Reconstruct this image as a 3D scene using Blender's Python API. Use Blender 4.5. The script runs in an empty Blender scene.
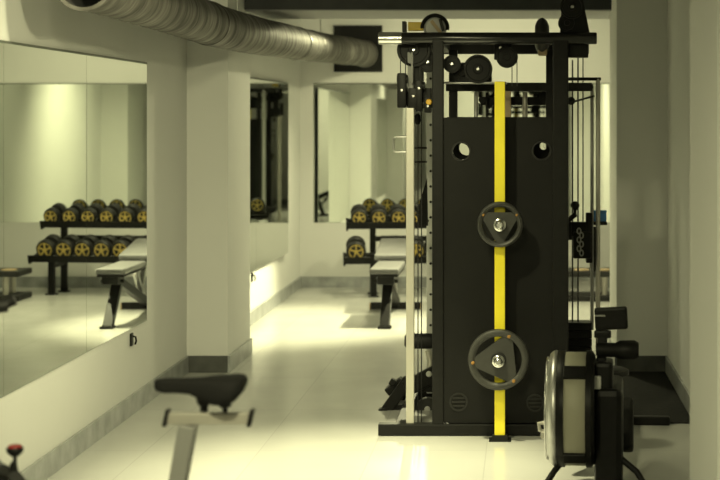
import bpy, bmesh, math, random
from mathutils import Vector, Matrix
random.seed(7)
SC = bpy.context.scene
COL = SC.collection
PI = math.pi
F = 1614.0            # focal length in pixels
EYE = 1.75            # camera height

def W(px, py, d):     # a point of the place seen at (px, py), d metres from the lens
    return Vector(((px - 524.0) * d / F, d, EYE - (py - 120.0) * d / F))
def mpp(d): return d / F

# ------------------------------------------------------------------ materials
def mat(name, col, rough=0.5, metal=0.0, noise=0.0, nscale=8.0, bump=0.0, bscale=60.0, spec=0.5, coat=0.0):
    m = bpy.data.materials.new(name); m.use_nodes = True
    nt = m.node_tree; b = nt.nodes['Principled BSDF']
    b.inputs['Base Color'].default_value = (*col, 1)
    b.inputs['Roughness'].default_value = rough
    b.inputs['Metallic'].default_value = metal
    b.inputs['Specular IOR Level'].default_value = spec
    b.inputs['Coat Weight'].default_value = coat
    tc = nt.nodes.new('ShaderNodeTexCoord')
    if noise > 0:
        n = nt.nodes.new('ShaderNodeTexNoise'); n.inputs['Scale'].default_value = nscale
        n.inputs['Detail'].default_value = 5
        nt.links.new(tc.outputs['Object'], n.inputs['Vector'])
        r = nt.nodes.new('ShaderNodeValToRGB')
        r.color_ramp.elements[0].position = 0.3; r.color_ramp.elements[1].position = 0.7
        r.color_ramp.elements[0].color = (*[c * (1 - noise) for c in col], 1)
        r.color_ramp.elements[1].color = (*[min(1, c * (1 + noise)) for c in col], 1)
        nt.links.new(n.outputs['Fac'], r.inputs['Fac'])
        nt.links.new(r.outputs['Color'], b.inputs['Base Color'])
    if bump > 0:
        n2 = nt.nodes.new('ShaderNodeTexNoise'); n2.inputs['Scale'].default_value = bscale
        n2.inputs['Detail'].default_value = 3
        nt.links.new(tc.outputs['Object'], n2.inputs['Vector'])
        bp = nt.nodes.new('ShaderNodeBump'); bp.inputs['Strength'].default_value = bump
        bp.inputs['Distance'].default_value = 0.004
        nt.links.new(n2.outputs['Fac'], bp.inputs['Height'])
        nt.links.new(bp.outputs['Normal'], b.inputs['Normal'])
    return m

M = {}
M['wall'] = mat('painted plaster', (0.66, 0.66, 0.64), 0.75, noise=0.02, nscale=1.5, bump=0.1, bscale=25)
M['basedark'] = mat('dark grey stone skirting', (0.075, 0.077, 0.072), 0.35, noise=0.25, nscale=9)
M['beam'] = mat('dark painted beam', (0.05, 0.053, 0.055), 0.6, noise=0.1, spec=0.25)
M['ceil'] = mat('dark ceiling paint', (0.14, 0.14, 0.135), 0.8)
M['under'] = mat('beam underside', (0.26, 0.26, 0.26), 0.7)  # light from the floor painted in: paler than the beam's front
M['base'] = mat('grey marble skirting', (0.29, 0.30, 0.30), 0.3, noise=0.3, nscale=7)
M['black'] = mat('black powder coat', (0.010, 0.010, 0.0096), 0.42, noise=0.15, nscale=30, spec=0.18)
M['gloss'] = mat('glossy black enamel', (0.008, 0.008, 0.008), 0.22, spec=0.7)
M['panel'] = mat('black panel', (0.011, 0.011, 0.0105), 0.55, noise=0.1, nscale=5, spec=0.15)
M['rubber'] = mat('black rubber', (0.015, 0.015, 0.0145), 0.55, noise=0.15, nscale=40, spec=0.35)
M['matrubber'] = mat('speckled rubber mat', (0.02, 0.02, 0.0195), 0.85, noise=0.3, nscale=60, spec=0.1)  # near-black tone stands in for shade on the floor by the right pillar
M['foam'] = mat('dull black foam', (0.016, 0.016, 0.016), 0.8, spec=0.15)
M['plate'] = mat('dark grey rubber plate', (0.034, 0.034, 0.031), 0.45, noise=0.1, nscale=30)
M['pad'] = mat('light grey vinyl', (0.11, 0.11, 0.11), 0.5, noise=0.05)
M['yellow'] = mat('yellow paint', (0.88, 0.74, 0.03), 0.4, noise=0.03)
M['amber'] = mat('amber plastic', (0.75, 0.42, 0.03), 0.4)
M['marks'] = mat('brown amber marking', (0.30, 0.15, 0.03), 0.5)
M['cover'] = mat('deep yellow cover', (0.75, 0.52, 0.03), 0.45)
M['gold'] = mat('yellow moulded marking', (0.50, 0.37, 0.09), 0.5)
M['chrome'] = mat('chrome', (0.75, 0.75, 0.74), 0.18, 1.0)
M['steel'] = mat('brushed steel', (0.55, 0.55, 0.54), 0.38, 1.0, noise=0.08, nscale=20)
M['alu'] = mat('satin aluminium', (0.50, 0.48, 0.43), 0.42, 0.5)
M['grey'] = mat('grey enamel', (0.30, 0.30, 0.29), 0.4)
M['palegrey'] = mat('pale grey enamel', (0.52, 0.52, 0.50), 0.45)
M['postgrey'] = mat('mid grey enamel', (0.24, 0.24, 0.23), 0.5)
M['cable'] = mat('black cable', (0.03, 0.03, 0.03), 0.5)
def duct_mat():
    m = mat('galvanised duct', (0.30, 0.29, 0.27), 0.62, 0.75, bump=0.5, bscale=18)
    nt = m.node_tree; b = nt.nodes['Principled BSDF']
    tc = [n for n in nt.nodes if n.type == 'TEX_COORD'][0]
    mp = nt.nodes.new('ShaderNodeMapping'); mp.inputs['Scale'].default_value = (2.0, 9.0, 2.0)
    nz = nt.nodes.new('ShaderNodeTexNoise'); nz.inputs['Scale'].default_value = 2.2; nz.inputs['Detail'].default_value = 6
    wv = nt.nodes.new('ShaderNodeTexWave'); wv.bands_direction = 'Y'; wv.inputs['Scale'].default_value = 3.2
    wv.inputs['Distortion'].default_value = 1.2
    mx = nt.nodes.new('ShaderNodeMath'); mx.operation = 'MULTIPLY_ADD'; mx.inputs[1].default_value = 0.04
    rp_ = nt.nodes.new('ShaderNodeValToRGB')
    rp_.color_ramp.elements[0].position = 0.36; rp_.color_ramp.elements[0].color = (0.06, 0.056, 0.05, 1)
    rp_.color_ramp.elements[1].position = 0.72; rp_.color_ramp.elements[1].color = (0.27, 0.26, 0.24, 1)
    nt.links.new(tc.outputs['Object'], mp.inputs['Vector']); nt.links.new(mp.outputs['Vector'], nz.inputs['Vector'])
    nt.links.new(tc.outputs['Object'], wv.inputs['Vector'])
    nt.links.new(wv.outputs['Fac'], mx.inputs[0]); nt.links.new(nz.outputs['Fac'], mx.inputs[2])
    nt.links.new(mx.outputs[0], rp_.inputs['Fac']); nt.links.new(rp_.outputs['Color'], b.inputs['Base Color'])
    return m
M['duct'] = duct_mat()
M['band'] = mat('weathered duct band', (0.13, 0.125, 0.115), 0.4, 0.8, noise=0.3, nscale=12)
M['ductin'] = mat('duct inside', (0.05, 0.05, 0.05), 0.6)
M['void'] = mat('matt black board', (0.006, 0.006, 0.006), 0.9)
M['blue'] = mat('blue plastic', (0.06, 0.24, 0.62), 0.45)
M['red'] = mat('red plastic', (0.35, 0.03, 0.03), 0.4)
M['tan'] = mat('tan plastic', (0.45, 0.34, 0.20), 0.5)
M['badge'] = mat('grey badge', (0.017, 0.017, 0.016), 0.5, spec=.25)
M['strip'] = mat('pale fan grille', (0.36, 0.35, 0.27), 0.5)

def mirror_mat():
    m = bpy.data.materials.new('mirror glass'); m.use_nodes = True
    b = m.node_tree.nodes['Principled BSDF']
    b.inputs['Base Color'].default_value = (0.80, 0.83, 0.78, 1)
    b.inputs['Metallic'].default_value = 1; b.inputs['Roughness'].default_value = 0.0
    return m
M['mirror'] = mirror_mat()
M['edge'] = mat('dark mirror edge', (0.10, 0.11, 0.09), 0.4)

def floor_shading():
    m = mat('polished pale floor', (0.62, 0.62, 0.60), 0.25, noise=0.03, nscale=1.2)
    nt = m.node_tree; b = nt.nodes['Principled BSDF']
    br = nt.nodes.new('ShaderNodeTexBrick')
    br.offset = 0; br.inputs['Scale'].default_value = 1.0
    br.inputs['Brick Width'].default_value = 1.2; br.inputs['Row Height'].default_value = 0.6
    br.inputs['Mortar Size'].default_value = 0.003
    br.inputs['Color1'].default_value = (0.52, 0.52, 0.50, 1); br.inputs['Color2'].default_value = (0.50, 0.50, 0.48, 1)
    br.inputs['Mortar'].default_value = (0.44, 0.44, 0.42, 1)
    mp = nt.nodes.new('ShaderNodeMapping'); mp.inputs['Rotation'].default_value = (0, 0, PI / 2)
    mp.inputs['Location'].default_value = (0.15, 0.2, 0)
    tc = [n for n in nt.nodes if n.type == 'TEX_COORD'][0]
    nt.links.new(tc.outputs['Object'], mp.inputs['Vector'])
    nt.links.new(mp.outputs['Vector'], br.inputs['Vector'])
    nt.links.new(br.outputs['Color'], b.inputs['Base Color'])
    n = nt.nodes.new('ShaderNodeTexNoise'); n.inputs['Scale'].default_value = 3.0
    n.inputs['Detail'].default_value = 4
    nt.links.new(tc.outputs['Object'], n.inputs['Vector'])
    mr = nt.nodes.new('ShaderNodeMapRange')
    mr.inputs['To Min'].default_value = 0.16; mr.inputs['To Max'].default_value = 0.30
    nt.links.new(n.outputs['Fac'], mr.inputs['Value'])
    nt.links.new(mr.outputs['Result'], b.inputs['Roughness'])
    return m
M['floor'] = floor_shading()

# ------------------------------------------------------------------ mesh builder
def frame(d):
    d = d.normalized()
    a = Vector((0, 0, 1)) if abs(d.z) < 0.9 else Vector((1, 0, 0))
    u = d.cross(a).normalized(); v = d.cross(u).normalized()
    return u, v

class MB:
    def __init__(s): s.v = []; s.f = []; s.mi = []; s.cur = 0; s.sm = []
    def _add(s, vs, fs, smooth=False):
        o = len(s.v); s.v += [Vector(x) for x in vs]
        for f in fs:
            s.f.append([i + o for i in f]); s.mi.append(s.cur); s.sm.append(smooth)
    def box(s, c, size, bev=0.0, rot=None):
        bm = bmesh.new(); bmesh.ops.create_cube(bm, size=1)
        for v in bm.verts: v.co = Vector((v.co.x * size[0], v.co.y * size[1], v.co.z * size[2]))
        if bev > 0:
            bmesh.ops.bevel(bm, geom=bm.edges[:], offset=min(bev, min(size) * 0.49), segments=2, affect='EDGES', profile=0.6)
        bm.verts.index_update()
        R = rot if rot is not None else Matrix.Identity(3)
        s._add([R @ v.co + Vector(c) for v in bm.verts], [[v.index for v in f.verts] for f in bm.faces])
        bm.free(); return s
    def span(s, a, b, bev=0.0):   # box from corner to corner
        a = Vector(a); b = Vector(b)
        return s.box((a + b) / 2, [abs(b[i] - a[i]) for i in range(3)], bev)
    def bar(s, a, b, w, h, bev=0.004, up=(0, 0, 1)):   # rectangular bar from a to b
        a = Vector(a); b = Vector(b); d = (b - a); L = d.length; d.normalize()
        up = Vector(up)
        if abs(d.dot(up)) > 0.95: up = Vector((0, 1, 0))
        x = d.cross(up).normalized(); z = x.cross(d).normalized()
        R = Matrix((x, d, z)).transposed()
        return s.box((a + b) / 2, (w, L, h), bev, R)
    def cyl(s, a, b, r, r2=None, seg=24):
        return s.lathe(a, Vector(b) - Vector(a), [(0, 0), (r, 0), (r if r2 is None else r2, 1), (0, 1)], seg, rel=True)
    def lathe(s, o, axis, prof, seg=28, rel=False, smooth=True):
        o = Vector(o); axis = Vector(axis); L = axis.length; d = axis.normalized(); u, v = frame(d)
        vs = []; fs = []; rings = []
        for (r, t) in prof:
            p = o + d * (t * L if rel else t)
            if r <= 1e-7:
                vs.append(p); rings.append([len(vs) - 1])
            else:
                rings.append([len(vs) + k for k in range(seg)])
                for k in range(seg):
                    a = 2 * PI * k / seg
                    vs.append(p + u * (r * math.cos(a)) + v * (r * math.sin(a)))
        for A, B in zip(rings, rings[1:]):
            if len(A) == 1 and len(B) == 1: continue
            for k in range(seg):
                k2 = (k + 1) % seg
                if len(A) == 1: fs.append([A[0], B[k], B[k2]])
                elif len(B) == 1: fs.append([A[k], A[k2], B[0]])
                else: fs.append([A[k], A[k2], B[k2], B[k]])
        s._add(vs, fs, smooth); return s
    def tube(s, pts, r, seg=10, closed=False):
        pts = [Vector(p) for p in pts]; n = len(pts); vs = []; fs = []
        rr = r if isinstance(r, (list, tuple)) else [r] * n
        pu = None; rings = []
        for i, p in enumerate(pts):
            if closed: t = pts[(i + 1) % n] - pts[i - 1]
            else: t = pts[min(i + 1, n - 1)] - pts[max(i - 1, 0)]
            t.normalize()
            if pu is None: u, _ = frame(t)
            else:
                u = pu - t * pu.dot(t)
                u = u.normalized() if u.length > 1e-6 else frame(t)[0]
            v = t.cross(u).normalized(); pu = u
            rings.append([len(vs) + k for k in range(seg)])
            for k in range(seg):
                a = 2 * PI * k / seg
                vs.append(p + u * rr[i] * math.cos(a) + v * rr[i] * math.sin(a))
        m = n if closed else n - 1
        for i in range(m):
            A = rings[i]; B = rings[(i + 1) % n]
            for k in range(seg):
                k2 = (k + 1) % seg; fs.append([A[k], A[k2], B[k2], B[k]])
        if not closed: fs.append(rings[0][::-1]); fs.append(rings[-1])
        s._add(vs, fs, True); return s
    def prism(s, poly, o, ax, ay, depth):   # polygon in plane (ax, ay) at o, extruded along ax x ay
        o = Vector(o); ax = Vector(ax); ay = Vector(ay); nz = ax.cross(ay).normalized()
        n = len(poly)
        vs = [o + ax * p[0] + ay * p[1] for p in poly] + [o + ax * p[0] + ay * p[1] + nz * depth for p in poly]
        fs = [list(range(n))[::-1], list(range(n, 2 * n))]
        for i in range(n):
            j = (i + 1) % n; fs.append([i, j, n + j, n + i])
        s._add(vs, fs); return s
    def loft(s, rings, cap=True):
        vs = []; fs = []; n = len(rings[0])
        for r in rings: vs += list(r)
        for i in range(len(rings) - 1):
            for k in range(n):
                k2 = (k + 1) % n
                fs.append([i * n + k, i * n + k2, (i + 1) * n + k2, (i + 1) * n + k])
        if cap:
            fs.append(list(range(n))[::-1]); fs.append([(len(rings) - 1) * n + k for k in range(n)])
        s._add(vs, fs, True); return s
    def build(s, name, m, parent=None, local=False):
        vs = s.v
        if parent is not None and not local:
            r = parent
            while r.parent: r = r.parent
            MM = (Matrix.Translation(r.location) @ r.rotation_euler.to_matrix().to_4x4()).inverted()
            vs = [MM @ v for v in vs]
        me = bpy.data.meshes.new(name); me.from_pydata([tuple(v) for v in vs], [], s.f)
        ms = m if isinstance(m, (list, tuple)) else [m]
        for q in ms: me.materials.append(M[q])
        me.polygons.foreach_set('material_index', s.mi)
        me.polygons.foreach_set('use_smooth', s.sm)
        bm = bmesh.new(); bm.from_mesh(me); bmesh.ops.recalc_face_normals(bm, faces=bm.faces[:]); bm.to_mesh(me); bm.free()
        if any(s.sm):
            me.set_sharp_from_angle(angle=math.radians(42))
        me.update()
        ob = bpy.data.objects.new(name, me); COL.objects.link(ob)
        if parent is not None: ob.parent = parent
        return ob

def tag(o, label=None, cat=None, group=None, kind=None):
    if label: o['label'] = label
    if cat: o['category'] = cat
    if group: o['group'] = group
    if kind: o['kind'] = kind
    return o
def thing(name, label, cat, loc=(0, 0, 0), rz=0.0, group=None):
    o = bpy.data.objects.new(name, None); COL.objects.link(o); o.empty_display_size = 0.1
    o.location = loc; o.rotation_euler = (0, 0, rz)
    return tag(o, label, cat, group)
def dup(root, loc, rot=None, label=None, group=None):
    r = root.copy(); COL.objects.link(r); r.location = loc
    if rot is not None: r.rotation_euler = rot
    if label: r['label'] = label
    if group: r['group'] = group
    for ch in list(root.children):
        c = ch.copy(); COL.objects.link(c); c.parent = r
        for g in list(ch.children):
            e = g.copy(); COL.objects.link(e); e.parent = c
    return r
def struct(name, mb, m):
    o = mb.build(name, m); o['kind'] = 'structure'; return o

# ------------------------------------------------------------------ the room
XL, XR = -2.34, 0.995
YB, YF = 16.87, -6.2
H = 2.86
struct('floor', MB().span((XL - .2, YF - .2, -0.1), (XR + .2, YB + .2, 0)), 'floor')
struct('ceiling', MB().span((XL - .2, YF - .2, H), (XR + .2, YB + .2, H + .1)), 'ceil')
struct('wall_left', MB().span((XL - .2, YF, 0), (XL, YB, H)), 'wall')
struct('wall_right', MB().span((XR, YF, 0), (XR + .2, YB, H)), 'wall')
struct('wall_back', MB().span((XL - .2, YB, 0), (XR + .2, YB + .2, H)), 'wall')
struct('wall_front', MB().span((XL - .2, YF - .2, 0), (XR + .2, YF, H)), 'wall')
PW = 0.32
PX_L, PX_R = -2.054, 0.643
rows = [(11.2, 12.1), (5.36, 6.26), (-0.45, 0.45)]
for (a, b) in rows:
    struct('pillar', MB().span((XL, a, 0), (PX_L, b, H)), 'wall')
    struct('pillar', MB().span((PX_R, a, 0), (XR, b, H)), 'wall')
beam = MB(); beam.span((XL, 11.86, 2.562), (XR, 12.86, H)); beam.cur = 1
beam.span((XL, 11.87, 2.555), (XR, 12.86, 2.5625))
struct('ceiling_beam', beam, ['beam', 'under'])
BH, BT = 0.115, 0.016
def skirting(side):
    mb = MB(); X = XL if side == 'left' else XR; sgn = 1 if side == 'left' else -1
    P = PX_L if side == 'left' else PX_R
    ys = [YB] + [y for (a, b) in rows for y in (b, a)] + [YF]
    for i in range(0, len(ys), 2):
        mb.span((X, ys[i], 0), (X + sgn * BT, ys[i + 1], BH), 0.003)
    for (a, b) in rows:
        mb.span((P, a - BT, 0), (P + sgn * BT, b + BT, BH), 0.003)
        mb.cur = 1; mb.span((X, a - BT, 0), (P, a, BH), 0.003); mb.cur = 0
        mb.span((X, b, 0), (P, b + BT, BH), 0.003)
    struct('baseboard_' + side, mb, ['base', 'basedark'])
skirting('left'); skirting('right')
struct('baseboard_back', MB().span((XL + BT, YB - BT, 0), (XR - BT, YB, BH), 0.003), 'base')

# ------------------------------------------------------------------ mirrors (sheets of glass with polished edges)
MT = 0.006
def mirror_on_left(label, ys, z0, z1, lean=0.0):
    t = thing('wall_mirror', label, 'mirror', (XL, (ys[0] + ys[-1]) / 2, z0))
    for a, b in zip(ys, ys[1:]):
        m = MB(); g = 0.0015
        y0, y1 = sorted((a, b))
        m.span((XL + .0005, y0 + g, z0), (XL + MT, y1 - g, z1)); m.cur = 1
        m.span((XL + .0002, y0, z0 - .0), (XL + .003, y1, z1))
        m.span((XL + .0002, y0 + g, z1), (XL + MT + .002, y1 - g, z1 + .012))
        yn = min(ys)
        for v in m.v: v.x += lean * (v.y - yn)
        m.build('mirror_panel', ['mirror', 'edge'], t)
    return t
mirror_on_left('large frameless mirror of tall sheets on the near left wall', [9.99, 8.61, 7.24, 6.28], 0.51, 2.095)
mirror_on_left('narrow frameless mirror on the far left wall beyond the pillar', [15.72, 13.95, 12.12], 0.46, 2.10, 0.011)
t = thing('wall_mirror', 'wide frameless mirror on the back wall above the dumbbell rack', 'mirror', ((XL + XR) / 2, YB, 0.68))
xs = [-2.2, -1.15, -0.1, 0.96]
for a, b in zip(xs, xs[1:]):
    m = MB(); m.span((a + .0015, YB - MT, .68), (b - .0015, YB - .0005, 2.125)); m.cur = 1
    m.span((a, YB - .003, .68), (b, YB - .0002, 2.125))
    m.span((a, YB - MT - .002, 2.125), (b, YB - .0002, 2.135))
    m.build('mirror_panel', ['mirror', 'edge'], t)

# small black clips low on the left wall under the mirrors
def clip(y, z, label):
    t = thing('wall_clip', label, 'clip', (XL, y, z), 0, 'black clips under the mirrors')
    m = MB(); m.box((XL + .006, y, z), (.012, .05, .075), .003); m.build('clip_plate', 'black', t)
    m = MB(); m.tube([(XL + .01, y, z + .02), (XL + .03, y, z + .015), (XL + .034, y, z - .01), (XL + .026, y, z - .03)], .006, 8)
    m.build('hook', 'black', t)
clip(9.60, 0.445, 'small black clip under the corner of the near left mirror')
clip(13.85, 0.40, 'small black clip under the far left mirror beside the pillar')

# ------------------------------------------------------------------ air duct and the black board it enters
R0 = 0.130
ctrl = [Vector(p) for p in [(-1.955, 7.16, 2.372), (-1.945, 8.6, 2.36), (-1.93, 10.1, 2.34), (-1.895, 11.4, 2.345), (-1.87, 12.5, 2.365), (-1.85, 13.7, 2.385), (-1.79, 15.0, 2.41), (-1.71, 16.0, 2.43), (-1.66, 16.80, 2.44)]]
def crom(P, n):
    out = []
    for i in range(len(P) - 1):
        p0 = P[max(i - 1, 0)]; p1 = P[i]; p2 = P[i + 1]; p3 = P[min(i + 2, len(P) - 1)]
        for k in range(n):
            t = k / n
            out.append(0.5 * ((2 * p1) + (p2 - p0) * t + (2 * p0 - 5 * p1 + 4 * p2 - p3) * t * t + (3 * p1 - p0 - 3 * p2 + p3) * t ** 3))
    out.append(P[-1]); return out
path = crom(ctrl, 40)
duct = thing('air_duct', 'long round galvanised air duct running under the ceiling along the left wall', 'duct', (-1.955, 7.16, 2.37))
# spiral-seamed body: rings with shallow ribs
rads = [R0 + (0.004 if (i % 5) == 0 else 0.0) for i in range(len(path))]
m = MB()
body = path[1:]
m.tube(body, rads[1:], 40)
m.f = m.f[:-2]; m.mi = m.mi[:-2]; m.sm = m.sm[:-2]
m.build('duct_tube', 'duct', duct)
m = MB()
m.tube(path[1:60], [R0 - 0.008] * 59, 32); m.f = m.f[:-2] + [m.f[-1]]; m.mi = m.mi[:-1]; m.sm = m.sm[:-1]
m.build('duct_lining', 'ductin', duct)
m = MB()
ax0 = (path[1] - path[0]).normalized()
m.lathe(path[0], ax0, [(R0 - .008, 0.06), (R0 - .008, 0), (R0 + .008, 0), (R0 + .010, .012), (R0 + .004, .03), (R0 + .002, .06)], 48)
m.build('outlet_rim', 'duct', duct)
for idx in (74, 182, 206, 262, 272):
    p = path[idx]; ax = (path[idx + 1] - path[idx - 1]).normalized()
    m = MB(); m.lathe(p - ax * .03, ax, [(R0 + .001, 0), (R0 + .007, .008), (R0 + .006, .016), (R0 + .006, .044), (R0 + .008, .052), (R0 + .001, .06)], 40)
    m.build('joint_band', 'band', duct)
p = path[-1]; ax = (path[-1] - path[-2]).normalized()
m = MB(); m.lathe(p - ax * .05, ax, [(R0, 0), (R0 + .012, .0), (R0 + .014, .05), (R0, .05)], 40)
m.build('end_collar', 'duct', duct)
for idx in (30, 100, 222):
    p = path[idx]
    m = MB(); m.cyl(p + Vector((0, 0, R0)), (p.x, p.y, H if not 11.85 < p.y < 12.87 else 2.555), .005, seg=8)
    m.build('hanger_rod', 'steel', duct)
vb = thing('vent_board', 'square black board around the end of the duct on the back wall', 'vent board', (-1.73, YB, 2.25))
m = MB(); m.span(W(334, 72, YB) + Vector((0, -.03, 0)), W(382.5, 25.5, YB), .003); m.build('board', 'void', vb)
m = MB(); m.lathe((-1.655, YB - .031, 2.441), (0, -1, 0), [(R0 + .012, 0), (R0 + .03, 0), (R0 + .03, .006), (R0 + .012, .006)], 40); m.build('round_flange', 'black', vb)

# ------------------------------------------------------------------ dark sheet added to deepen the floor shade on the right
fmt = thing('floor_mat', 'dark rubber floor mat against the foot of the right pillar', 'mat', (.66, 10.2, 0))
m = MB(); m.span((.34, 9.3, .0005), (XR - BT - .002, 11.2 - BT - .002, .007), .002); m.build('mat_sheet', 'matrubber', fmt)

# ------------------------------------------------------------------ the cable machine
DM = 8.93           # depth of its front beam
fm = mpp(DM)
cm = thing('cable_machine', 'tall black cable machine with a wide black front panel and overhead pulleys', 'gym machine', (-0.15, DM, 0))
def part(mb, name, m, parent=cm): return mb.build(name, m, parent)
ZT = W(0, 38, DM).z       # top tube height
xL, xR = W(437.5, 0, DM).x, W(560.5, 0, DM).x
x0, x1 = W(378, 0, DM).x, W(597, 0, DM).x
DR = 9.95           # rear frame
m = MB(); m.span((x0, DM, .004), (W(600, 0, DM).x, DM + .07, .066), .006); part(m, 'base_beam', 'black')
for sx in (x0 + .12, xL + .02, xR):
    m = MB(); m.bar((sx, DM + .07, .035), (sx, DR + .1, .035), .06, .06); part(m, 'side_beam', 'black')
m = MB(); m.bar((x0, DR + .13, .035), (xR + .25, DR + .13, .035), .06, .06); part(m, 'rear_beam', 'black')
for fx in (x0 + .05, xR + .1):
    m = MB(); m.box((fx, DM + .035, .004), (.07, .06, .008)); part(m, 'rubber_foot', 'rubber')
# top tube with polished end
m = MB(); m.lathe((x0, DM + .035, ZT), (1, 0, 0), [(0, 0), (.030, 0), (.033, .004), (.033, x1 - x0 - .004), (.030, x1 - x0), (0, x1 - x0)], 28)
tt = part(m, 'top_tube', 'gloss')
m = MB(); m.lathe((x0 - .001, DM + .035, ZT), (1, 0, 0), [(0, 0), (.030, 0), (.0345, .004), (.0345, .13)], 28)
o = part(m, 'polished_sleeve', 'chrome', tt); o['label'] = 'polished metal sleeve on the left end of the top tube'
# uprights
for (a, b, nm) in ((432, 443.5, 'upright'), (553, 568.5, 'upright')):
    m = MB(); m.span((W(a, 0, DM).x, DM + .005, .064), (W(b, 0, DM).x, DM + .065, ZT), .006); part(m, nm, 'black')
for (a, b) in ((426.5, 433.5),):
    m = MB(); xa, xb = W(a, 0, DR).x, W(b, 0, DR).x
    m.span((xa, DR, .064), (xb, DR + .06, 2.2), .003); m.cur = 1
    for k in range(21):
        z = .2 + k * .095
        m.cyl(((xa + xb) / 2 + .004, DR - .0012, z), ((xa + xb) / 2 + .004, DR + .002, z), .0085, seg=12)
    o = part(m, 'perforated_upright', ['palegrey', 'black'])
# rear top beam and side tops
zr = W(0, 49, DR).z
m = MB(); m.bar((W(400, 0, DR).x, DR + .03, zr), (W(589, 0, DR).x, DR + .03, zr), .06, .06); part(m, 'rear_top_beam', 'black')
for sx in (x0 + .17, xL, xR):
    m = MB(); m.bar((sx, DM + .05, ZT - .005), (sx, DR + .03, zr), .05, .05); part(m, 'top_side_beam', 'black')
# front panel with two round holes
def holed(x0, x1, z0, z1, y0, th, holes, seg=32):
    m = MB()
    holes = sorted(holes)
    xs = [x0]; 
    for (hx, hz, hr) in holes: xs += [hx - hr * 1.6, hx + hr * 1.6]
    xs.append(x1)
    for i in range(len(xs) - 1):
        a, b = xs[i], xs[i + 1]
        if i % 2 == 0: m.span((a, y0, z0), (b, y0 + th, z1))
        else:
            hx, hz, hr = holes[i // 2]; q = hr * 1.6
            m.span((a, y0, z0), (b, y0 + th, hz - q)); m.span((a, y0, hz + q), (b, y0 + th, z1))
            vs = []; fs = []
            for k in range(seg):
                an = 2 * PI * k / seg; c, sn = math.cos(an), math.sin(an); e = q / max(abs(c), abs(sn))
                for (rr, yy) in ((hr, y0), (hr, y0 + th), (e, y0), (e, y0 + th)):
                    vs.append((hx + rr * c, yy, hz + rr * sn))
            for k in range(seg):
                A = 4 * k; B = 4 * ((k + 1) % seg)
                fs += [[A, A + 2, B + 2, B], [A + 1, B + 1, B + 3, A + 3], [A, B, B + 1, A + 1]]
            m._add(vs, fs)
    return m
pd = DM + .02
pz0, pz1 = .07, W(0, 117.5, pd).z
hL, hR = W(461, 151.5, pd), W(541.5, 151, pd)
fp = part(holed(W(443.6, 0, pd).x, W(553, 0, pd).x, pz0, pz1, pd, .012, [(hL.x, hL.z, .048), (hR.x, hR.z, .048)]), 'front_panel', 'panel')
for h in (hL, hR):
    m = MB(); m.lathe((h.x, pd - .006, h.z), (0, 1, 0), [(.046, .10), (.046, 0), (.053, 0), (.055, .006), (.055, .012)], 36)
    part(m, 'hole_sleeve', 'rubber', fp)
pr = DM + .30
hl2, hr2 = W(466.5, 148, pr), W(543.5, 146, pr)
part(holed(W(447, 0, pr).x, W(552, 0, pr).x, pz0, W(0, 117, pr).z, pr, .01, [(hl2.x, hl2.z, .042), (hr2.x, hr2.z, .022)]), 'rear_panel', 'panel')
def badge(px, py, r):
    c = W(px, py, pd); m = MB()
    m.lathe((c.x, pd + .001, c.z), (0, -1, 0), [(r * .80, 0), (r * .82, .005), (r, .005), (r, 0)], 32)
    for k in (-1, 0, 1):
        hw = math.sqrt(max(0, (r * .8) ** 2 - (k * r * .42) ** 2)) * .92
        m.box((c.x, pd - .001, c.z + k * r * .42), (2 * hw, .006, r * .18))
    part(m, 'round_badge', 'badge', fp)
badge(458.5, 402, .052); badge(535, 403, .05)
m = MB(); zs = W(0, 425, pd).z; m.span((W(446, 0, pd).x, pd - .006, zs), (W(483, 0, pd).x, pd, zs + .006)); part(m, 'trim_strip', 'steel', fp)
# thin rail and dark crossbars above the panel
z = W(0, 83, 9.2).z
m = MB(); m.cyl((W(441, 0, 9.2).x, 9.2, z), (W(507, 0, 9.2).x, 9.2, z), .007, seg=12); part(m, 'thin_rail', 'steel')
dx = 9.5
m = MB(); m.bar((W(446, 0, dx).x, dx, W(0, 87, dx).z), (W(592, 0, dx).x, dx, W(0, 87, dx).z), .05, .05); part(m, 'crossbar', 'black')
dx = 9.7
m = MB(); m.bar((W(481, 0, dx).x, dx, W(0, 101, dx).z), (W(566, 0, dx).x, dx, W(0, 101, dx).z), .045, .05)
for (px, py, r) in ((545, 97, .035), (482, 100, .02), (489, 105, .022), (571, 101, .024)):
    c = W(px, py, dx); m.cyl(c + Vector((0, -.035, 0)), c + Vector((0, .03, 0)), r, seg=20)
part(m, 'adjuster_bar', 'black')
for (px, ya, yb, r, mm) in ((476, 91, 124, .012, 'steel'), (525, 92, 118, .016, 'alu'), (487, 93, 124, .008, 'black')):
    m = MB(); m.cyl(W(px, ya, 9.62), W(px, yb, 9.62), r, seg=14); part(m, 'guide_rod', mm)
m = MB(); m.span(W(504, 91, 9.45), W(511, 119, 9.5), .006); part(m, 'stop_block', 'tan')
m = MB(); m.span((W(449, 0, 9.5).x, 9.48, .07), (W(457.5, 0, 9.5).x, 9.54, W(0, 50, 9.5).z), .004); part(m, 'inner_post', 'black')
m = MB(); m.span((W(546, 0, 9.5).x, 9.48, .07), (W(553, 0, 9.5).x, 9.54, W(0, 50, 9.5).z), .004); part(m, 'inner_post', 'black')

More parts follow.
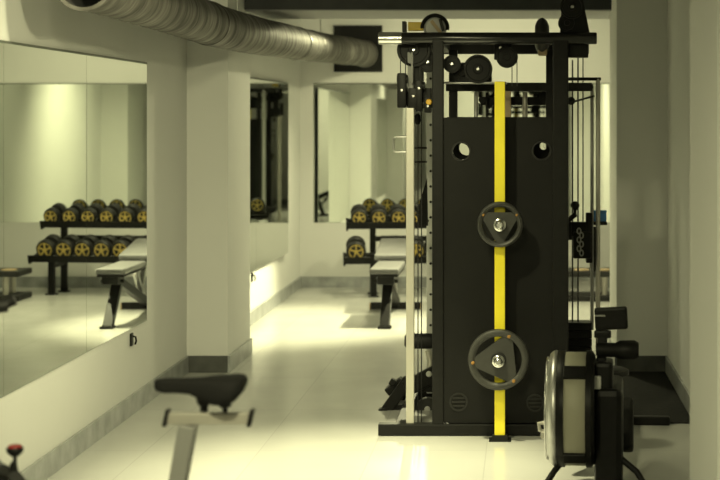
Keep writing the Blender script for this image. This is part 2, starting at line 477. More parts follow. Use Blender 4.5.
# yellow storage rail in front of the panel
dy = 8.80
yr = MB(); yr.span((W(494.6, 0, dy).x, dy - .012, .006), (W(505.0, 0, dy).x, dy + .03, W(0, 81.5, dy).z), .004)
yrail = part(yr, 'storage_rail', 'yellow'); yrail['label'] = 'bright yellow vertical rail'
m = MB(); m.box((W(500, 0, dy).x, dy + .02, .004), (.12, .10, .008), .002)
m.box((W(500, 0, dy).x, dy + .0, .02), (.085, .06, .03), .003); part(m, 'foot_plate', 'black', yrail)
m = MB(); m.box((W(500, 0, dy).x + .005, dy + .075, W(0, 86, dy).z), (.05, .12, .05), .004); part(m, 'mount_block', 'black', yrail)
m = MB(); m.box((W(500, 0, dy).x, dy + .08, .10), (.05, .10, .04), .004); part(m, 'mount_block', 'black', yrail)
pegs = []
for (px, py) in ((499.8, 225), (498.3, 361)):
    c = W(px, py, 8.7); m = MB()
    m.lathe((c.x, dy + .01, c.z), (0, -1, 0), [(0, 0), (.0225, 0), (.0225, .09), (.034, .09), (.034, .125), (.026, .128), (.0225, .132), (.0225, .150), (.020, .156), (.013, .158), (.012, .150), (0, .150)], 28)
    m.lathe((c.x, dy - .012, c.z), (0, -1, 0), [(0, 0), (.036, 0), (.036, .006), (0.023, .010)], 28)
    part(m, 'peg', 'chrome', yrail); pegs.append(c)
# plates on the pegs (things of their own)
def weight_plate(c, R, label, lug, marks):
    t = thing('weight_plate', label, 'weight plate', (c.x, dy - .03, c.z - R), 0, 'plates on the yellow rail')
    y = dy - .030; ax = Vector((0, -1, 0)); o = Vector((c.x, y, c.z))
    m = MB()
    ri = R * .76
    m.lathe(o, ax, [(ri, .006), (ri, .034), (ri * 1.06, .042), (R * .9, .046), (R * .975, .040), (R, .028), (R, .012), (R * .975, .002), (R * .9, 0), (ri * 1.05, 0), (ri, .006)], 64)
    m.build('rim', 'plate', t)
    m = MB(); poly = []
    apo = R * .53
    for k in range(72):
        a = 2 * PI * k / 72
        best = 1e9
        for j in range(3):
            cc = math.cos(a - (lug + PI / 3 + j * 2 * PI / 3))
            if cc > 0.05: best = min(best, apo / cc)
        poly.append((min(best, ri * 1.02) * math.cos(a), min(best, ri * 1.02) * math.sin(a)))
    # hub as a triangular web with a bore around the peg
    n = len(poly); vs = []; fs = []
    for k in range(n):
        a = 2 * PI * k / n
        for (px, pz) in (poly[k], (.024 * math.cos(a), .024 * math.sin(a))):
            for dd in (.010, .036): vs.append(Vector((c.x + px, y - dd, c.z + pz)))
    for k in range(n):
        A = 4 * k; B = 4 * ((k + 1) % n)
        fs += [[A + 1, B + 1, B + 3, A + 3], [A, A + 2, B + 2, B], [A, B, B + 1, A + 1], [A + 2, A + 3, B + 3, B + 2]]
    m._add(vs, fs); m.build('hub_web', 'plate', t)
    m = MB(); m.lathe(o, ax, [(.0235, .034), (.0235, .044), (R * .20 + .006, .044), (R * .22 + .006, .036)], 32); m.build('hub_ring', 'steel' if False else 'rubber', t)
    for j, mk in enumerate(marks):
        a = lug + j * 2 * PI / 3
        if not mk: continue
        p = Vector((c.x + R * .84 * math.cos(a), y, c.z + R * .84 * math.sin(a)))
        m = MB(); m.lathe(p, ax, [(R * .055, .036), (R * .055, .0462), (R * .04, .0475), (0, .0475)], 12)
        m.box(p + Vector((R * .03, -.0455, R * .03)), (R * .05, .003, R * .05), .001)
        ob = m.build('marking', 'marks', t); ob['label'] = 'small amber marking'
    return t
weight_plate(pegs[0], .124, 'smaller round dark weight plate on the upper peg of the yellow rail', PI / 6, (1, 1, 0))
weight_plate(pegs[1], .166, 'larger round dark weight plate with amber marks on the lower peg', math.radians(66), (1, 1, 1))

# pulleys
def pulley(c, r, th, axis=(0, 1, 0), mm='black', bolt=True, name='pulley'):
    c = Vector(c); ax = Vector(axis).normalized(); m = MB()
    m.lathe(c - ax * th / 2, ax, [(0, 0), (r * .3, 0), (r * .34, th * .2), (r * .8, th * .2), (r * .84, 0), (r, 0), (r, th * .2), (r * .88, th * .5), (r, th * .8), (r, th), (r * .84, th), (r * .8, th * .8), (r * .34, th * .8), (r * .3, th), (0, th)], 36)
    pl = part(m, name, mm)
    if bolt:
        m = MB(); m.lathe(c - ax * (th / 2 + .007), ax, [(0, 0), (.007, .0), (.010, .003), (.010, .010)], 12); part(m, 'bolt', 'chrome', pl)
    return pl
pulley(W(572, 7, 9.0), .066, .03); pulley(W(567, 23, 9.05), .05, .035, bolt=False)
m = MB()
q = [W(562, 0, 9.04), W(583, 0, 9.04), W(590, 34, 9.04), W(560, 34, 9.04)]
m.prism([(0, 0), (q[1].x - q[0].x, 0), (q[2].x - q[0].x, q[2].z - q[0].z), (q[3].x - q[0].x, q[3].z - q[0].z)], q[0], (1, 0, 0), (0, 0, 1), -.02)
part(m, 'pulley_bracket', 'black')
m = MB(); m.span(W(566, 44, 9.0), W(588, 58, 9.06), .006); part(m, 'pulley_bracket', 'black')
pulley(W(507, 57, 9.1), .062, .03, bolt=False)
m = MB(); m.span(W(494, 42, 9.12), W(512, 60, 9.15), .006); m.cur = 1
c = W(500.5, 48, 9.12); m.lathe(c, (0, -1, 0), [(.011, 0), (.011, .004), (.007, .008), (0, .008)], 12); part(m, 'pulley_bracket', ['black', 'chrome'])
pulley(W(478, 69, 9.2), .082, .035); pulley(W(463, 73, 9.25), .06, .035, bolt=False); pulley(W(452, 64, 9.12), .05, .03)
m = MB(); m.span(W(455, 67, 9.26), W(492, 82, 9.29), .01); 
part(m, 'pulley_plate', 'black')
c = W(542, 36, 9.25); m = MB()
m.lathe(c + Vector((-.042, 0, 0)), (1, 0, 0), [(0, 0), (.06, .002), (.088, .014), (.102, .03), (.106, .042), (.102, .054), (.088, .07), (.06, .082), (0, .084)], 36)
part(m, 'domed_cover', 'plate')
m = MB(); m.span(W(538, 46, 9.2), W(547, 56, 9.26), .01); part(m, 'cable_stop', 'tan')
# top left assembly
pulley(W(414, 50, 9.1), .095, .04); pulley(W(428, 62, 9.12), .06, .035); pulley(W(436, 61, 9.4), .05, .03)
m = MB(); m.span(W(402, 21, 9.15), W(407, 33, 9.25), .005); m.span(W(403, 44, 9.15), W(432, 54, 9.25), .005); part(m, 'pulley_bracket', 'black')
m = MB(); m.span(W(408, 22, 9.2), W(424, 31, 9.25), .004); part(m, 'yellow_cover', 'cover')
c = W(435, 28, 9.2); m = MB()
m.lathe(c + Vector((0, .03, 0)), (0, -1, 0), [(0, 0), (.066, 0), (.066, .03), (.05, .045), (0, .045)], 32); wh = part(m, 'pale_wheel', 'palegrey')
m = MB(); pts = [c + Vector((.072 * math.cos(a), -.01, .072 * math.sin(a))) for a in [math.radians(-10 + k * 12) for k in range(17)]]
m.tube(pts, .011, 8); part(m, 'wheel_guard', 'black')
m = MB(); m.bar(c + Vector((-.02, -.025, .04)), c + Vector((.035, -.025, -.03)), .02, .02); m.cur = 1; m.bar(c + Vector((.03, -.03, .05)), c + Vector((.05, -.03, -.02)), .018, .02); part(m, 'wheel_arm', ['tan', 'black'])
m = MB(); m.span(W(411, 52, 9.05), W(413.5, 84, 9.1), .003); m.span(W(407.5, 52, 9.08), W(414, 92, 9.11), .003); part(m, 'hanger_plate', 'grey')
# left cable carriages
for (a, b, c_, d_) in ((397, 73, 407, 108), (408, 88, 419, 110), (415, 80, 423, 112), (424, 98, 432, 113)):
    m = MB(); m.span(W(a, b, 9.0), W(c_, d_, 9.08), .008)
    cc = W((a + c_) / 2, b + 6, 9.0); m.cyl(cc + Vector((-.03, .03, 0)), cc + Vector((.03, .03, 0)), .024, seg=18); m.cur = 1
    c = W((a + c_) / 2, b + (17 if a == 397 else 8), 9.0); m.lathe(c, (0, -1, 0), [(.010, 0), (.010, .006), (.006, .010), (0, .010)], 12)
    part(m, 'cable_carriage', ['black', 'chrome'])
m = MB(); m.span(W(404, 88, 9.09), W(432, 107, 9.13), .006); m.span(W(409, 66, 9.14), W(424, 92, 9.17), .006); part(m, 'carriage_frame', 'black')
c = W(429, 102, 8.99); m = MB(); m.lathe(c, (0, -1, 0), [(.017, 0), (.017, .008), (.012, .014), (0, .014)], 18); part(m, 'amber_knob', 'amber')
# pale front guide rail on the left
dl = DM + .02
m = MB(); m.span((W(406, 0, dl).x, dl, .066), (W(414, 0, dl).x, dl + .045, W(0, 108, dl).z), .004); gr = part(m, 'guide_rail', 'alu'); gr['label'] = 'pale satin metal rail on the left'
m = MB(); a, b = W(406, 137, dl + .02), W(393.5, 152, dl + .02)
m.tube([(a.x, a.y, a.z), (b.x + .01, a.y, a.z), (b.x, a.y, a.z - .01), (b.x, a.y, b.z + .01), (b.x + .01, a.y, b.z), (a.x, a.y, b.z)], .006, 8); part(m, 'handle_loop', 'steel', gr)
for py in (148, 162):
    m = MB(); m.cyl(W(414, py, 9.3), W(427, py, 9.3), .006, seg=8); part(m, 'cross_pin', 'black')
for (px, ya, yb, d) in ((418, 108, 424, 9.3), (421.5, 108, 424, 9.32)):
    m = MB(); m.cyl(W(px, ya, d), W(px, yb, d) * 1 , .0035, seg=6); part(m, 'cable', 'cable')
for (px, ya, yb, d) in ((512, 60, 86, 9.15), (517, 60, 86, 9.15), (400.5, 58, 74, 9.04), (405.5, 58, 74, 9.04), (420, 66, 82, 9.04)):
    m = MB(); m.cyl(W(px, ya, d), W(px, yb, d), .003, seg=6); part(m, 'cable', 'cable')
c = W(417.5, 120, 9.3); m = MB(); m.lathe(c + Vector((0, 0, .035)), (0, 0, -1), [(.008, 0), (.018, .01), (.02, .04), (.012, .06), (0, .065)], 14); part(m, 'cable_end', 'black')
# black wedge guard seen between the rails
g = [W(416, 214, 9.5), W(427, 178, 9.5), W(428, 226, 9.5), W(419, 224, 9.5)]
m = MB(); m.prism([((p.x - g[0].x), (p.z - g[0].z)) for p in g], g[0], (1, 0, 0), (0, 0, 1), -.03); part(m, 'side_guard', 'black')
m = MB(); m.bar(W(414, 207, 9.5), W(428, 222, 9.52), .02, .02); part(m, 'guard_arm', 'black')
# right rear: rods, cables, carriage, stack
dd = 9.9
for (px, r, ya, yb, mm) in ((592, .011, 86, 330, 'grey'), (598, .014, 79, 352, 'alu'), (572.5, .005, 60, 330, 'cable'), (578, .005, 58, 330, 'cable'), (583, .004, 58, 226, 'cable')):
    a, b = W(px, ya, dd), W(px, yb, dd)
    m = MB(); m.cyl(a, b, r, seg=14); part(m, 'guide_rod' if r > .008 else 'cable', mm)
m = MB(); m.bar(W(566, 79, dd), W(601, 79, dd), .025, .02); m.bar(W(566, 86.5, dd), W(593, 86.5, dd), .03, .025); m.bar(W(569, 103, dd - .3), W(594, 96, dd), .012, .012); part(m, 'rod_bracket', 'black')
m = MB(); m.span(W(586, 213, dd - .05), W(592, 262, dd + .03), .008); m.span(W(568, 222, dd - .04), W(588, 236, dd + .0), .008)
m.span(W(573, 232, dd - .06), W(591, 258, dd - .01), .01); m.span(W(590, 227, dd + .0), W(599, 271, dd + .05), .006)
cr = part(m, 'cable_carriage', 'black')
m = MB(); m.lathe(W(575, 201, dd - .06), (0, 0, -1), [(0, 0), (.018, .004), (.028, .02), (.028, .034), (.016, .05), (.010, .06), (.010, .10)], 18); m.bar(W(566, 222, dd - .05), W(576, 214, dd - .06), .035, .03); m.bar(W(568, 219, dd - .05), W(569, 240, dd - .05), .035, .03); part(m, 'pull_knob', 'black', cr)
m = MB()
for k in range(6):
    c = W(579 + (k % 2) * 2.5, 231 + k * 4.4, dd - .075)
    m.tube([c + Vector((.011 * math.cos(a), 0, .017 * math.sin(a))) for a in [2 * PI * i / 12 for i in range(12)]], .005, 6, closed=True)
part(m, 'chain', 'grey', cr)
m = MB(); m.span((W(588, 0, dd).x, dd + .03, W(0, 225.5, dd).z), (W(607.5, 0, dd).x, dd + .15, W(0, 222.6, dd).z), .003); part(m, 'small_shelf', 'black')
ws = MB()
zt = W(0, 321, dd).z
n = 9
for k in range(n):
    za = .07 + (zt - .07) * k / n; ws.span((W(566, 0, dd).x, dd - .06, za), (W(591.5, 0, dd).x, dd + .09, za + (zt - .07) / n - .004), .003)
part(ws, 'weight_stack', 'black')
# blue box on the small shelf
bb = thing('blue_box', 'small blue plastic box on the shelf at the right side of the cable machine', 'box', (W(600, 0, dd).x, dd + .098, W(0, 222.4, dd).z))
xa, xb, zb = W(593, 0, dd).x, W(607, 0, dd).x, W(0, 222.4, dd).z
m = MB(); m.span((xa, dd + .055, zb + .002), (xb, dd + .14, zb + .055), .006); m.build('box_body', 'blue', bb)
m = MB(); m.span((xa - .002, dd + .053, zb + .0555), (xb + .002, dd + .142, zb + .068), .004); m.build('lid', 'blue', bb)

# the low leg station behind the pale rail
rl = cm
d = 9.75
m = MB(); a, b = W(408, 341, d), W(436, 341, d)
m.lathe(a + Vector((-.02, 0, 0)), (1, 0, 0), [(0, 0), (.03, 0), (.045, .012), (.047, .03), (.047, .16), (.040, .18), (0, .18)], 24); m.build('foam_roller', 'rubber', rl)
m = MB(); m.tube([W(428, 350, d), W(431, 362, d), W(429, 375, d), W(423, 384, d)], .02, 12); m.build('curved_arm', 'alu', rl)
m = MB(); m.bar(W(405, 389, d - .02), W(440, 371, d - .02), .04, .10, .01); m.bar(W(412, 387, d), W(440, 387, d), .05, .055); m.build('link_plate', 'black', rl)
m = MB(); c = W(429, 374, d - .045); m.lathe(c, (0, -1, 0), [(.018, 0), (.018, .006), (.012, .012), (0, .012)], 16); m.build('bolt', 'palegrey', rl)
c = W(427.5, 408.5, d); m = MB(); m.lathe(c + Vector((0, .03, 0)), (0, -1, 0), [(0, 0), (.062, 0), (.068, .01), (.068, .05), (.062, .06), (.03, .052), (0, .052)], 32)
wl = m.build('wheel', 'plate', rl); m = MB(); m.lathe(c + Vector((0, -.022, 0)), (0, -1, 0), [(.018, 0), (.018, .01), (.010, .016), (0, .016)], 16); m.build('hub_cap', 'palegrey', wl)
m = MB(); m.bar(W(386, 411, d), W(409, 379, d), .05, .07, .008); m.bar(W(387, 392, d + .1), W(403, 380, d + .1), .10, .05, .01); m.build('strut', 'black', rl)
m = MB(); m.bar(W(379, 411, d), W(388, 409, d), .07, .03, .006); m.bar(W(386, 410, d), W(412, 404, d), .03, .03); m.build('pedal', 'black', rl)
m = MB(); m.bar(W(390, 380.5, d + .06), W(396, 384, d + .06), .05, .04, .008); m.build('pedal', 'black', rl)

# ------------------------------------------------------------------ dumbbell rack and dumbbells
RZ = math.radians(7)
rk = thing('dumbbell_rack', 'black two tier dumbbell rack standing along the back wall', 'rack', (-0.78, 16.2, 0), RZ)
TA = math.radians(13); ct, st = math.cos(TA), math.sin(TA)
U = Vector((0, ct, st)); Nn = Vector((0, -st, ct))
tiers = [(-0.02, 0.690, .083, 'upper'), (-0.24, 0.360, .097, 'lower')]
for (y, z, r, nm) in tiers:
    m = MB(); R = Matrix.Rotation(TA, 3, 'X')
    hw = 1.0 if nm == 'upper' else 1.03
    for s0 in (0.035, 0.25):
        c = Vector((0, y, z)) + U * s0 - Nn * .012
        m.box(c, (2 * hw, .075, .022), .003, R)
    m.box(Vector((0, y, z)) - U * .012 + Nn * .012, (2 * hw, .014, .07), .003, R)
    for sx in (-1, 1): m.box(Vector((sx * (hw - .01), y, z)) + U * .14 - Nn * .02, (.02, .30, .05), .003, R)
    m.build('shelf', 'black', rk, local=True)
for sx in (-0.73, 0.83):
    for (yp, top) in ((-.14, .33), (.17, .69)):
        m = MB(); m.bar((sx, yp, 0.012), (sx, yp, top), .06, .05); m.build('post', 'black', rk, local=True)
        m = MB(); m.box((sx, yp, .007), (.10, .09, .014), .003); m.build('foot_plate', 'black', rk, local=True)
    m = MB(); m.bar((sx, -.14, .29), (sx, .17, .29), .045, .04); m.build('side_brace', 'black', rk, local=True)
m = MB(); m.bar((-.73, .20, .55), (.83, .20, .55), .05, .05); m.build('back_brace', 'black', rk, local=True)

def make_dumbbell(r, L=.25, hl=.085):
    t = bpy.data.objects.new('dumbbell', None); COL.objects.link(t); t.empty_display_size = .05
    # axis along local Y from 0 (front face) to L; the lowest point of the heads is z = 0
    for (ya, yb, fy) in ((0, hl, 0), (L - hl, L, 1)):
        m = MB(); o = Vector((0, ya, r)); h = yb - ya
        m.lathe(o, (0, 1, 0), [(0, .006), (r * .62, .006), (r * .70, 0), (r * .86, .0), (r * .97, .012), (r, .026), (r, h - .026), (r * .97, h - .012), (r * .86, h), (r * .70, h), (r * .62, h - .006), (0, h - .006)], 32)
        hd = m.build('head', 'rubber', t, local=True)
        if fy == 0 or True:
            m = MB(); yy = ya + .0035 if fy == 0 else yb - .0035; ax = (0, -1, 0) if fy == 0 else (0, 1, 0)
            o = Vector((0, yy, r))
            m.lathe(o, ax, [(r * .64, 0), (r * .64, .004), (r * .74, .0065), (r * .74, 0)], 32)
            for k in range(5):
                a = math.radians((90, 20, 160, 250, 310)[k])
                p = o + Vector((r * .30 * math.cos(a), ax[1] * .001, r * .30 * math.sin(a)))
                m.bar(o + Vector((r * .14 * math.cos(a), ax[1] * .001, r * .14 * math.sin(a))), o + Vector((r * .66 * math.cos(a), ax[1] * .001, r * .66 * math.sin(a))), r * .15, .006, .001, up=(0, 1, 0))
            m.lathe(o, ax, [(r * .20, 0), (r * .20, .004), (r * .10, .004), (0, .004)], 20)
            m.build('face_marking', 'gold', hd, local=True)
    m = MB(); m.lathe((0, hl - .005, r), (0, 1, 0), [(0, 0), (.015, 0), (.018, (L - 2 * hl) / 2), (.015, L - 2 * hl + .01), (0, L - 2 * hl + .01)], 18)
    m.build('handle', 'steel', t, local=True)
    return t
ordn = ['first', 'second', 'third', 'fourth', 'fifth', 'sixth', 'seventh', 'eighth', 'ninth', 'tenth']
Rr = Matrix.Rotation(RZ, 3, 'Z')
for (y, z, r, nm) in tiers:
    proto = make_dumbbell(r)
    for k in range(10):
        if nm == 'lower' and k == 1: continue      # this place on the shelf is empty
        lx = -.87 + .1955 * k + (0.0 if nm == 'upper' else -.035)
        lp = Vector((lx, y, z)) + U * .006 + Nn * .0005
        wp = Rr @ lp + rk.location
        size = 'smaller' if nm == 'upper' else 'larger'
        end = ('%s from its left end' % ordn[k if nm == 'upper' or k == 0 else k - 1]) if k < 5 else ('%s from its right end' % ordn[9 - k])
        lab = '%s black dumbbell with yellow face on the %s rack shelf, %s' % (size, nm, end)
        g = 'dumbbells on the %s shelf' % nm
        if k == 0:
            o = proto; o.location = wp; o['category'] = 'dumbbell'; o['label'] = lab; o['group'] = g
        else: o = dup(proto, wp, None, lab, g)
        o.rotation_euler = (Matrix.Rotation(RZ, 3, 'Z') @ Matrix.Rotation(TA, 3, 'X')).to_euler()

# ------------------------------------------------------------------ weight bench in front of the rack
wb = thing('weight_bench', 'grey padded adjustable weight bench standing before the dumbbell rack', 'bench', (-1.18, 14.2, 0))
m = MB(); m.span((-1.305, 13.6, .445), (-1.055, 14.40, .495), .018); sp = m.build('seat_pad', 'pad', wb)
m = MB(); m.span((-1.295, 13.605, .425), (-1.065, 14.39, .4445), .004); m.build('seat_board', 'black', wb)
ang = math.radians(8.5)
R = Matrix.Rotation(ang, 3, 'X')
bc = Vector((-1.19, 14.42, .485)) + R @ Vector((0, .36, .03))
m = MB(); m.box(bc, (.30, .70, .055), .018, R); m.build('back_pad', 'pad', wb)
m = MB(); m.box(bc - R @ Vector((0, 0, .038)), (.26, .66, .018), .003, R); m.build('back_board', 'black', wb)
m = MB(); m.bar((-1.17, 13.95, .42), (-1.17, 13.56, .0), .085, .06, .006); m.span((-1.225, 13.50, .0), (-1.115, 13.62, .02), .005); m.build('front_leg', 'black', wb)
m = MB(); m.bar((-1.18, 13.8, .385), (-1.18, 14.95, .06), .06, .07, .006); m.build('main_beam', 'black', wb)
m = MB(); m.bar((-1.42, 14.92, .035), (-.95, 14.92, .035), .06, .06, .006); m.build('rear_foot', 'black', wb)
for sx in (-1.42, -.95):
    m = MB(); m.box((sx, 14.92, .03), (.012, .07, .058), .004); m.build('end_cap', 'tan', wb)
m = MB(); m.bar((-1.18, 14.45, .42), (-1.18, 14.75, .13), .05, .04); m.bar((-1.18, 14.9, .53), (-1.18, 14.65, .16), .045, .04); m.build('support_strut', 'steel', wb)
m = MB(); tb = bc + R @ Vector((0, .37, 0)); m.tube([(-1.34, tb.y, tb.z + .03), (-1.02, tb.y, tb.z + .03)], .014, 12); m.bar((-1.18, tb.y - .05, tb.z - .04), (-1.18, tb.y, tb.z + .03), .03, .02); m.build('handle_bar', 'black', wb)
m = MB(); m.span((-1.24, 13.62, .36), (-1.10, 13.78, .425), .01); m.cyl((-1.27, 13.72, .38), (-1.07, 13.72, .38), .016, seg=14); m.build('hinge_block', 'black', wb)

# ------------------------------------------------------------------ low stand beside the rack
ls = thing('low_stand', 'low two deck stand on the floor at the right end of the dumbbell rack', 'stand', (.58, 15.8, 0))
m = MB(); m.span((.20, 15.55, 0), (.90, 15.98, .055), .012); m.build('base_deck', 'rubber', ls)
m = MB(); m.span((.20, 15.55, .235), (.90, 15.98, .29), .012); m.build('top_deck', 'rubber', ls)
for (x, y) in ((.36, 15.66), (.78, 15.66), (.36, 15.88), (.78, 15.88)):
    m = MB(); m.cyl((x, y, .05), (x, y, .24), .03, seg=18); m.build('column', 'alu', ls)
for x in (.34, .56, .78):
    m = MB(); m.lathe((x, 15.70, .2895), (0, 0, 1), [(.075, 0), (.075, .008), (.06, .012), (0, .012)], 24)
    m.build('round_pad', 'tan', ls)
m = MB(); m.span((.52, 15.6, .09), (.68, 15.62, .20), .004); m.build('brace_plate', 'grey', ls)

# ------------------------------------------------------------------ rowing machine on the right
rw = thing('rowing_machine', 'black rowing machine with silver flywheel cage at the lower right', 'rowing machine', (.24, 7.6, 0), -math.radians(4))
def rp(x, y, z): return Vector((x, y, z))       # local coordinates: y along the rail, away from the lens
fz, fr = .392, .272
c0 = -.125; c1 = .09
m = MB()
m.lathe((c0 + .035, 0, fz), (1, 0, 0), [(fr * .80, 0), (fr * .96, .0), (fr, .015), (fr, .045), (fr * .97, .045)], 56)
m.lathe((c0 + .18, 0, fz), (1, 0, 0), [(fr * .97, 0), (fr, 0), (fr, .025), (fr * .93, .04), (0, .04)], 56)
fh = m.build('flywheel_housing', 'black', rw, local=True)
m = MB(); m.lathe((c0 + .075, 0, fz), (1, 0, 0), [(fr * .955, 0), (fr * .97, .005), (fr * .97, .102), (fr * .955, .108)], 56); m.build('fan_grille', 'strip', fh, local=True)
for k in range(4):
    m = MB()
    a = PI / 4 + k * PI / 2 + (.04 if k % 2 == 0 else -.04)
    p = Vector((c0 + .13, fr * .985 * math.cos(a), fz + fr * .985 * math.sin(a)))
    Rm = Matrix.Rotation(a - PI / 2, 3, 'X')
    m.box(p, (.105, .07, .016), .005, Rm)
    m.build('cage_bridge', 'black', fh, local=True)
m = MB(); m.lathe((c0 + .036, 0, fz), (-1, 0, 0), [(fr * .985, -.01), (fr, 0), (fr * .985, .012), (fr * .94, .026), (fr * .80, .036), (fr * .3, .040), (0, .040)], 56)
cg = m.build('side_cage', 'steel', rw, local=True); cg['label'] = 'silver domed side of the flywheel cage'
m = MB()
for q in (.35, .55, .75, .88): 
    m.tube([Vector((c0 - .004, fr * q * math.cos(a), fz + fr * q * math.sin(a))) for a in [2 * PI * k / 40 for k in range(40)]], .004, 6, closed=True)
m.build('cage_ring', 'chrome', cg, local=True)
m = MB(); m.span((.094, -.12, .03), (.225, .35, .50), .03); m.span((.09, -.08, .40), (.18, .10, .62), .02); m.build('drive_housing', 'black', rw, local=True)
m = MB(); m.box((.103, -.09, .53), (.045, .03, .06), .006); m.build('pale_label', 'palegrey', rw, local=True)
m = MB(); m.bar((.12, .0, .55), (.135, .03, .80), .045, .04, .008); m.bar((.09, .02, .74), (.17, .02, .74), .04, .035, .008); m.build('monitor_arm', 'black', rw, local=True)
m = MB(); m.box((.17, .02, .815), (.155, .05, .105), .012, Matrix.Rotation(math.radians(-3), 3, 'Y')); mo = m.build('monitor', 'black', rw, local=True)
m = MB(); m.box((.17, .047, .82), (.12, .006, .07), .002); m.build('screen', 'badge', mo, local=True)
m = MB(); m.box((.118, -.008, .83), (.05, .006, .008), .002); m.build('monitor_latch', 'grey', mo, local=True)
m = MB(); m.lathe((.10, -.02, .672), (1, 0, 0), [(0, 0), (.03, 0), (.034, .01), (.034, .09), (.045, .11), (.047, .18), (.035, .20), (0, .20)], 20); m.build('pull_handle', 'black', rw, local=True)
m = MB(); m.bar((.10, .2, .30), (.10, 1.75, .34), .07, .09, .008); m.build('seat_rail', 'grey', rw, local=True)
m = MB(); m.loft([[Vector((.10 + .15 * sx * math.cos(a), .85 + .12 * sx * math.sin(a), zz)) for a in [2 * PI * k / 24 for k in range(24)]] for (sx, zz) in ((.7, .40), (1, .42), (1, .445), (.85, .455))]); m.build('sliding_seat', 'rubber', rw, local=True)
m = MB(); m.bar((.10, 1.66, .32), (.10, 1.70, .03), .06, .06, .008); m.bar((-.02, 1.70, .025), (.48, 1.70, .025), .06, .05, .01); m.build('rear_leg', 'black', rw, local=True)
m = MB()
for (x, s) in ((-.06, -1), (.2, 1)):
    m.tube([(.08 + s * .10, -.05, .20), (.10 + s * .19, -.10, .12), (.10 + s * .26, -.16, .02)], .015, 10)
m.bar((-.19, -.16, .02), (.39, -.16, .02), .05, .04, .01); m.build('front_legs', 'black', rw, local=True)
for sx in (-.02, .22):
    m = MB(); m.box((sx, .42, .24), (.11, .06, .28), .02, Matrix.Rotation(math.radians(-35), 3, 'X'))
    m.build('foot_plate', 'rubber', rw, local=True)
m = MB(); m.span((-.16, -.04, .255), (-.112, .02, .285), .006); m.tube([(-.14, -.01, .28), (-.165, -.01, .29), (-.17, -.01, .32), (-.14, -.01, .325)], .01, 8); m.build('side_hook', 'alu', rw, local=True)

# ------------------------------------------------------------------ exercise bike in the near left
DB = 4.84
sb = thing('exercise_bike', 'stationary exercise bike with black saddle in the near left foreground', 'exercise bike', (-1.2, DB, 0))
# saddle: lofted sections along X, nose to the left
secs = []
for (px, top, bot, w) in ((154.5, 381, 388, .006), (157, 379, 391, .013), (165, 378, 393, .017), (178, 378, 393, .019), (190, 378, 394, .028), (202, 377.5, 399, .044), (214, 376, 404, .064), (226, 375.5, 404, .080), (236, 375, 400, .085), (242, 376, 393, .074), (245, 379, 386, .05)):
    x = W(px, 0, DB).x; zt = W(0, top, DB).z; zb = W(0, bot, DB).z; ring = []
    for k in range(24):
        a = 2 * PI * k / 24; c_, s_ = math.cos(a), math.sin(a)
        e = .62
        ring.append(Vector((x, DB + w * math.copysign(abs(c_) ** e, c_), (zt + zb) / 2 + (zt - zb) / 2 * math.copysign(abs(s_) ** e, s_))))
    secs.append(ring)
m = MB(); m.loft(secs); m.build('saddle', 'foam', sb)
m = MB(); m.lathe(W(204, 398, DB), (0, 0, -1), [(.024, 0), (.022, .012), (.016, .022), (.012, .024), (.012, .04)], 18); m.build('saddle_clamp', 'black', sb)
m = MB(); m.span(W(168, 412.5, DB) + Vector((0, -.012, 0)), W(249, 424, DB) + Vector((0, .012, 0)), .004); sl = m.build('slide_bar', 'chrome' if False else 'alu', sb)
for px in (166.5, 251):
    m = MB(); m.bar(W(px + 2, 409, DB), W(px - 2, 426, DB), .034, .012, .003, up=(1, 0, 0)); m.build('end_cap', 'black', sl)
m = MB(); m.lathe(W(225, 412, DB), (0, 0, 1), [(.008, 0), (.008, .012), (.018, .016), (.020, .026), (.014, .032), (0, .033)], 14); m.build('slide_knob', 'black', sl)
a = W(188.5, 424.5, DB); b = a + (W(178.5, 480, DB) - a) * 3.2
m = MB(); m.bar(a, b, .05, .068, .006, up=(0, 1, 0)); m.v = [Vector(v) for v in m.v]; m.build('seat_post', 'postgrey', sb)
xb = b.x
m = MB(); m.bar((xb + .02, DB, .34), (-1.72, DB, .62), .07, .08, .008); m.bar((xb, DB, .42), (-.90, DB, .05), .06, .08, .008); m.bar((xb - .02, DB, .36), (-1.25, DB, .05), .06, .07, .008)
m.build('main_frame', 'black', sb)
m = MB()
for x in (-.86, -1.98): m.bar((x, DB - .26, .03), (x, DB + .26, .03), .06, .05, .008)
m.bar((-.88, DB, .05), (-1.98, DB, .05), .06, .05, .006); m.build('floor_frame', 'black', sb)
m = MB(); m.lathe((-1.80, DB - .02, .30), (0, 1, 0), [(0, 0), (.20, 0), (.205, .004), (.22, .004), (.225, .01), (.225, .03), (.22, .036), (.205, .036), (.2, .04), (0, .04)], 48); m.build('flywheel', 'steel', sb)
m = MB()
for s in (-1, 1): m.bar((-1.80, DB + s * .045, .30), (-1.62, DB + s * .045, .70), .02, .06, .005)
m.prism([(0, 0), (.235, 0), (.20, .045), (.16, .06), (.14, .078), (.02, .085), (0, .07)], (-1.735, DB + .05, .648), (1, 0, 0), (0, 0, 1), .10); m.build('fork', 'black', sb)
m = MB(); m.bar((-1.64, DB, .70), (-1.70, DB, 1.10), .06, .05, .006); m.build('handlebar_stem', 'black', sb)
m = MB()
for s in (-1, 1): m.tube([(-1.70, DB, 1.12), (-1.70, DB + s * .12, 1.13), (-1.66, DB + s * .19, 1.16), (-1.59, DB + s * .20, 1.19)] if s > 0 else [(-1.70, DB, 1.12), (-1.70, DB + s * .12, 1.13), (-1.68, DB + s * .19, 1.15), (-1.62, DB + s * .20, 1.17)], .018, 12)
m.tube([(-1.70, DB, 1.12), (-1.66, DB - .04, 1.17), (-1.60, DB - .03, 1.19), (-1.545, DB - .01, 1.195)], .02, 12)
m.build('handlebar', 'rubber', sb)
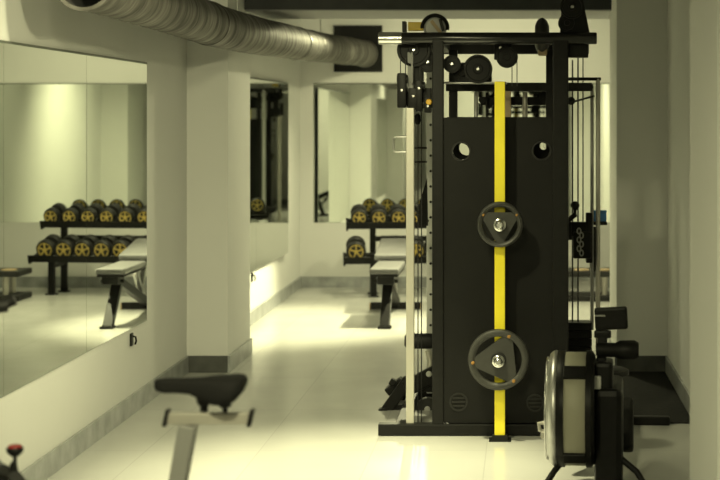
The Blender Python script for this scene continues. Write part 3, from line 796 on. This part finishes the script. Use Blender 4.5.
m = MB(); c = W(15, 456, DB); m.cyl((c.x, DB, .70), c, .006, seg=10); m.cyl((c.x - .005, DB, .70), (c.x - .004, DB, .725), .014, .009, seg=14); kn = None
m.build('brake_stem', 'black', sb)
m = MB(); m.lathe(c, (0, 0, 1), [(0, 0), (.012, 0), (.024, .012), (.026, .022), (.022, .028)], 20); m.cur = 1
m.lathe(c + Vector((0, 0, .0275)), (0, 0, 1), [(.022, 0), (.018, .005), (0, .006)], 20); kb = m.build('brake_knob', ['black', 'red'], sb); kb['label'] = 'black knob with a red top'
m = MB(); m.cyl((xb - .18, DB - .07, .33), (xb - .18, DB + .07, .33), .03, seg=18)
m.bar((xb - .18, DB - .08, .33), (xb - .06, DB - .08, .20), .02, .03); m.bar((xb - .18, DB + .08, .33), (xb - .30, DB + .08, .46), .02, .03)
m.box((xb - .06, DB - .13, .20), (.09, .08, .025), .006); m.box((xb - .30, DB + .13, .46), (.09, .08, .025), .006); m.build('crank_and_pedals', 'black', sb)

# ------------------------------------------------------------------ lamps: warm ceiling spots for the light pools, plus added unseen fills
LC = (1.0, 0.955, 0.545)
def spot(name, loc, target, watts, deg, blend=.6, rad=.06):
    l = bpy.data.lights.new(name, 'SPOT'); l.energy = watts; l.color = LC
    l.spot_size = math.radians(deg); l.spot_blend = blend; l.shadow_soft_size = rad
    o = bpy.data.objects.new(name, l); COL.objects.link(o); o.location = loc
    o.rotation_euler = (Vector(target) - Vector(loc)).to_track_quat('-Z', 'Y').to_euler()
    return o
for (p_, t_, w_, a_, b_, r_) in (
    ((-.1, 13.8, 2.82), (-2.1, 13.8, .0), 1250, 58, .8, .06),
    ((-1.0, 15.4, 2.82), (-1.3, 15.4, 0), 250, 110, 1.0, .06),
    ((-0.2, 14.5, 2.82), (-.6, 16.87, 2.0), 170, 120, 1.0, .08),  # unseen fill added to brighten the upper back wall
    ((-.9, 15.2, 2.82), (-1.5, 12.1, .9), 380, 62, 1.0, .06),
    ((-.5, 14.3, 2.82), (.995, 13.8, .8), 420, 115, 1.0, .10),
    ((-.75, 7.9, 2.82), (-.8, 8.0, 0), 760, 58, .9, .06),
    ((-1.0, 3.6, 2.82), (-2.25, 9.6, 1.55), 270, 46, 1.0, .10),  # unseen fill added for the left wall and pillar front
    ((.25, 3.9, 2.74), (-2.34, 8.2, 1.9), 390, 54, 1.0, .12),  # unseen fill added for the upper left wall
    ((-.5, 6.4, 2.82), (-2.33, 7.9, .7), 350, 84, 1.0, .12),
    ((-.9, 6.8, 2.82), (-.2, 8.9, .9), 185, 60, 1.0, .08),
    ((-.8, 3.0, 2.82), (-.5, 4.8, 0), 370, 115, 1.0, .12),  # unseen fill added for the bike and the near right pillar
    ((-.7, -3.4, 2.82), (-.7, -6.2, 1.2), 450, 120, 1.0, .08)):
    spot('ceiling_spot', p_, t_, w_, a_, b_, r_)

w = bpy.data.worlds.new('room_air'); SC.world = w; w.use_nodes = True
w.node_tree.nodes['Background'].inputs['Color'].default_value = (0, 0, 0, 1)
w.node_tree.nodes['Background'].inputs['Strength'].default_value = 0

# ------------------------------------------------------------------ camera
cam = bpy.data.cameras.new('camera'); co = bpy.data.objects.new('camera', cam); COL.objects.link(co)
co.location = (0, 0, EYE); co.rotation_euler = (PI / 2, 0, 0)
cam.sensor_fit = 'HORIZONTAL'; cam.sensor_width = 36; cam.lens = F / 720 * 36
cam.shift_x = -(524 - 360) / 720; cam.shift_y = -(240 - 120) / 720
cam.clip_start = .05; cam.clip_end = 100
cam.dof.use_dof = True; cam.dof.focus_distance = 8.8; cam.dof.aperture_fstop = 2.9
SC.camera = co
SC.view_settings.view_transform = 'Standard'; SC.view_settings.look = 'None'
SC.view_settings.exposure = 0.0; SC.view_settings.gamma = 1.0; SC.view_settings.use_curve_mapping = False
SC.cycles.max_bounces = 14; SC.cycles.diffuse_bounces = 6; SC.cycles.glossy_bounces = 10
SC.cycles.sample_clamp_indirect = 6
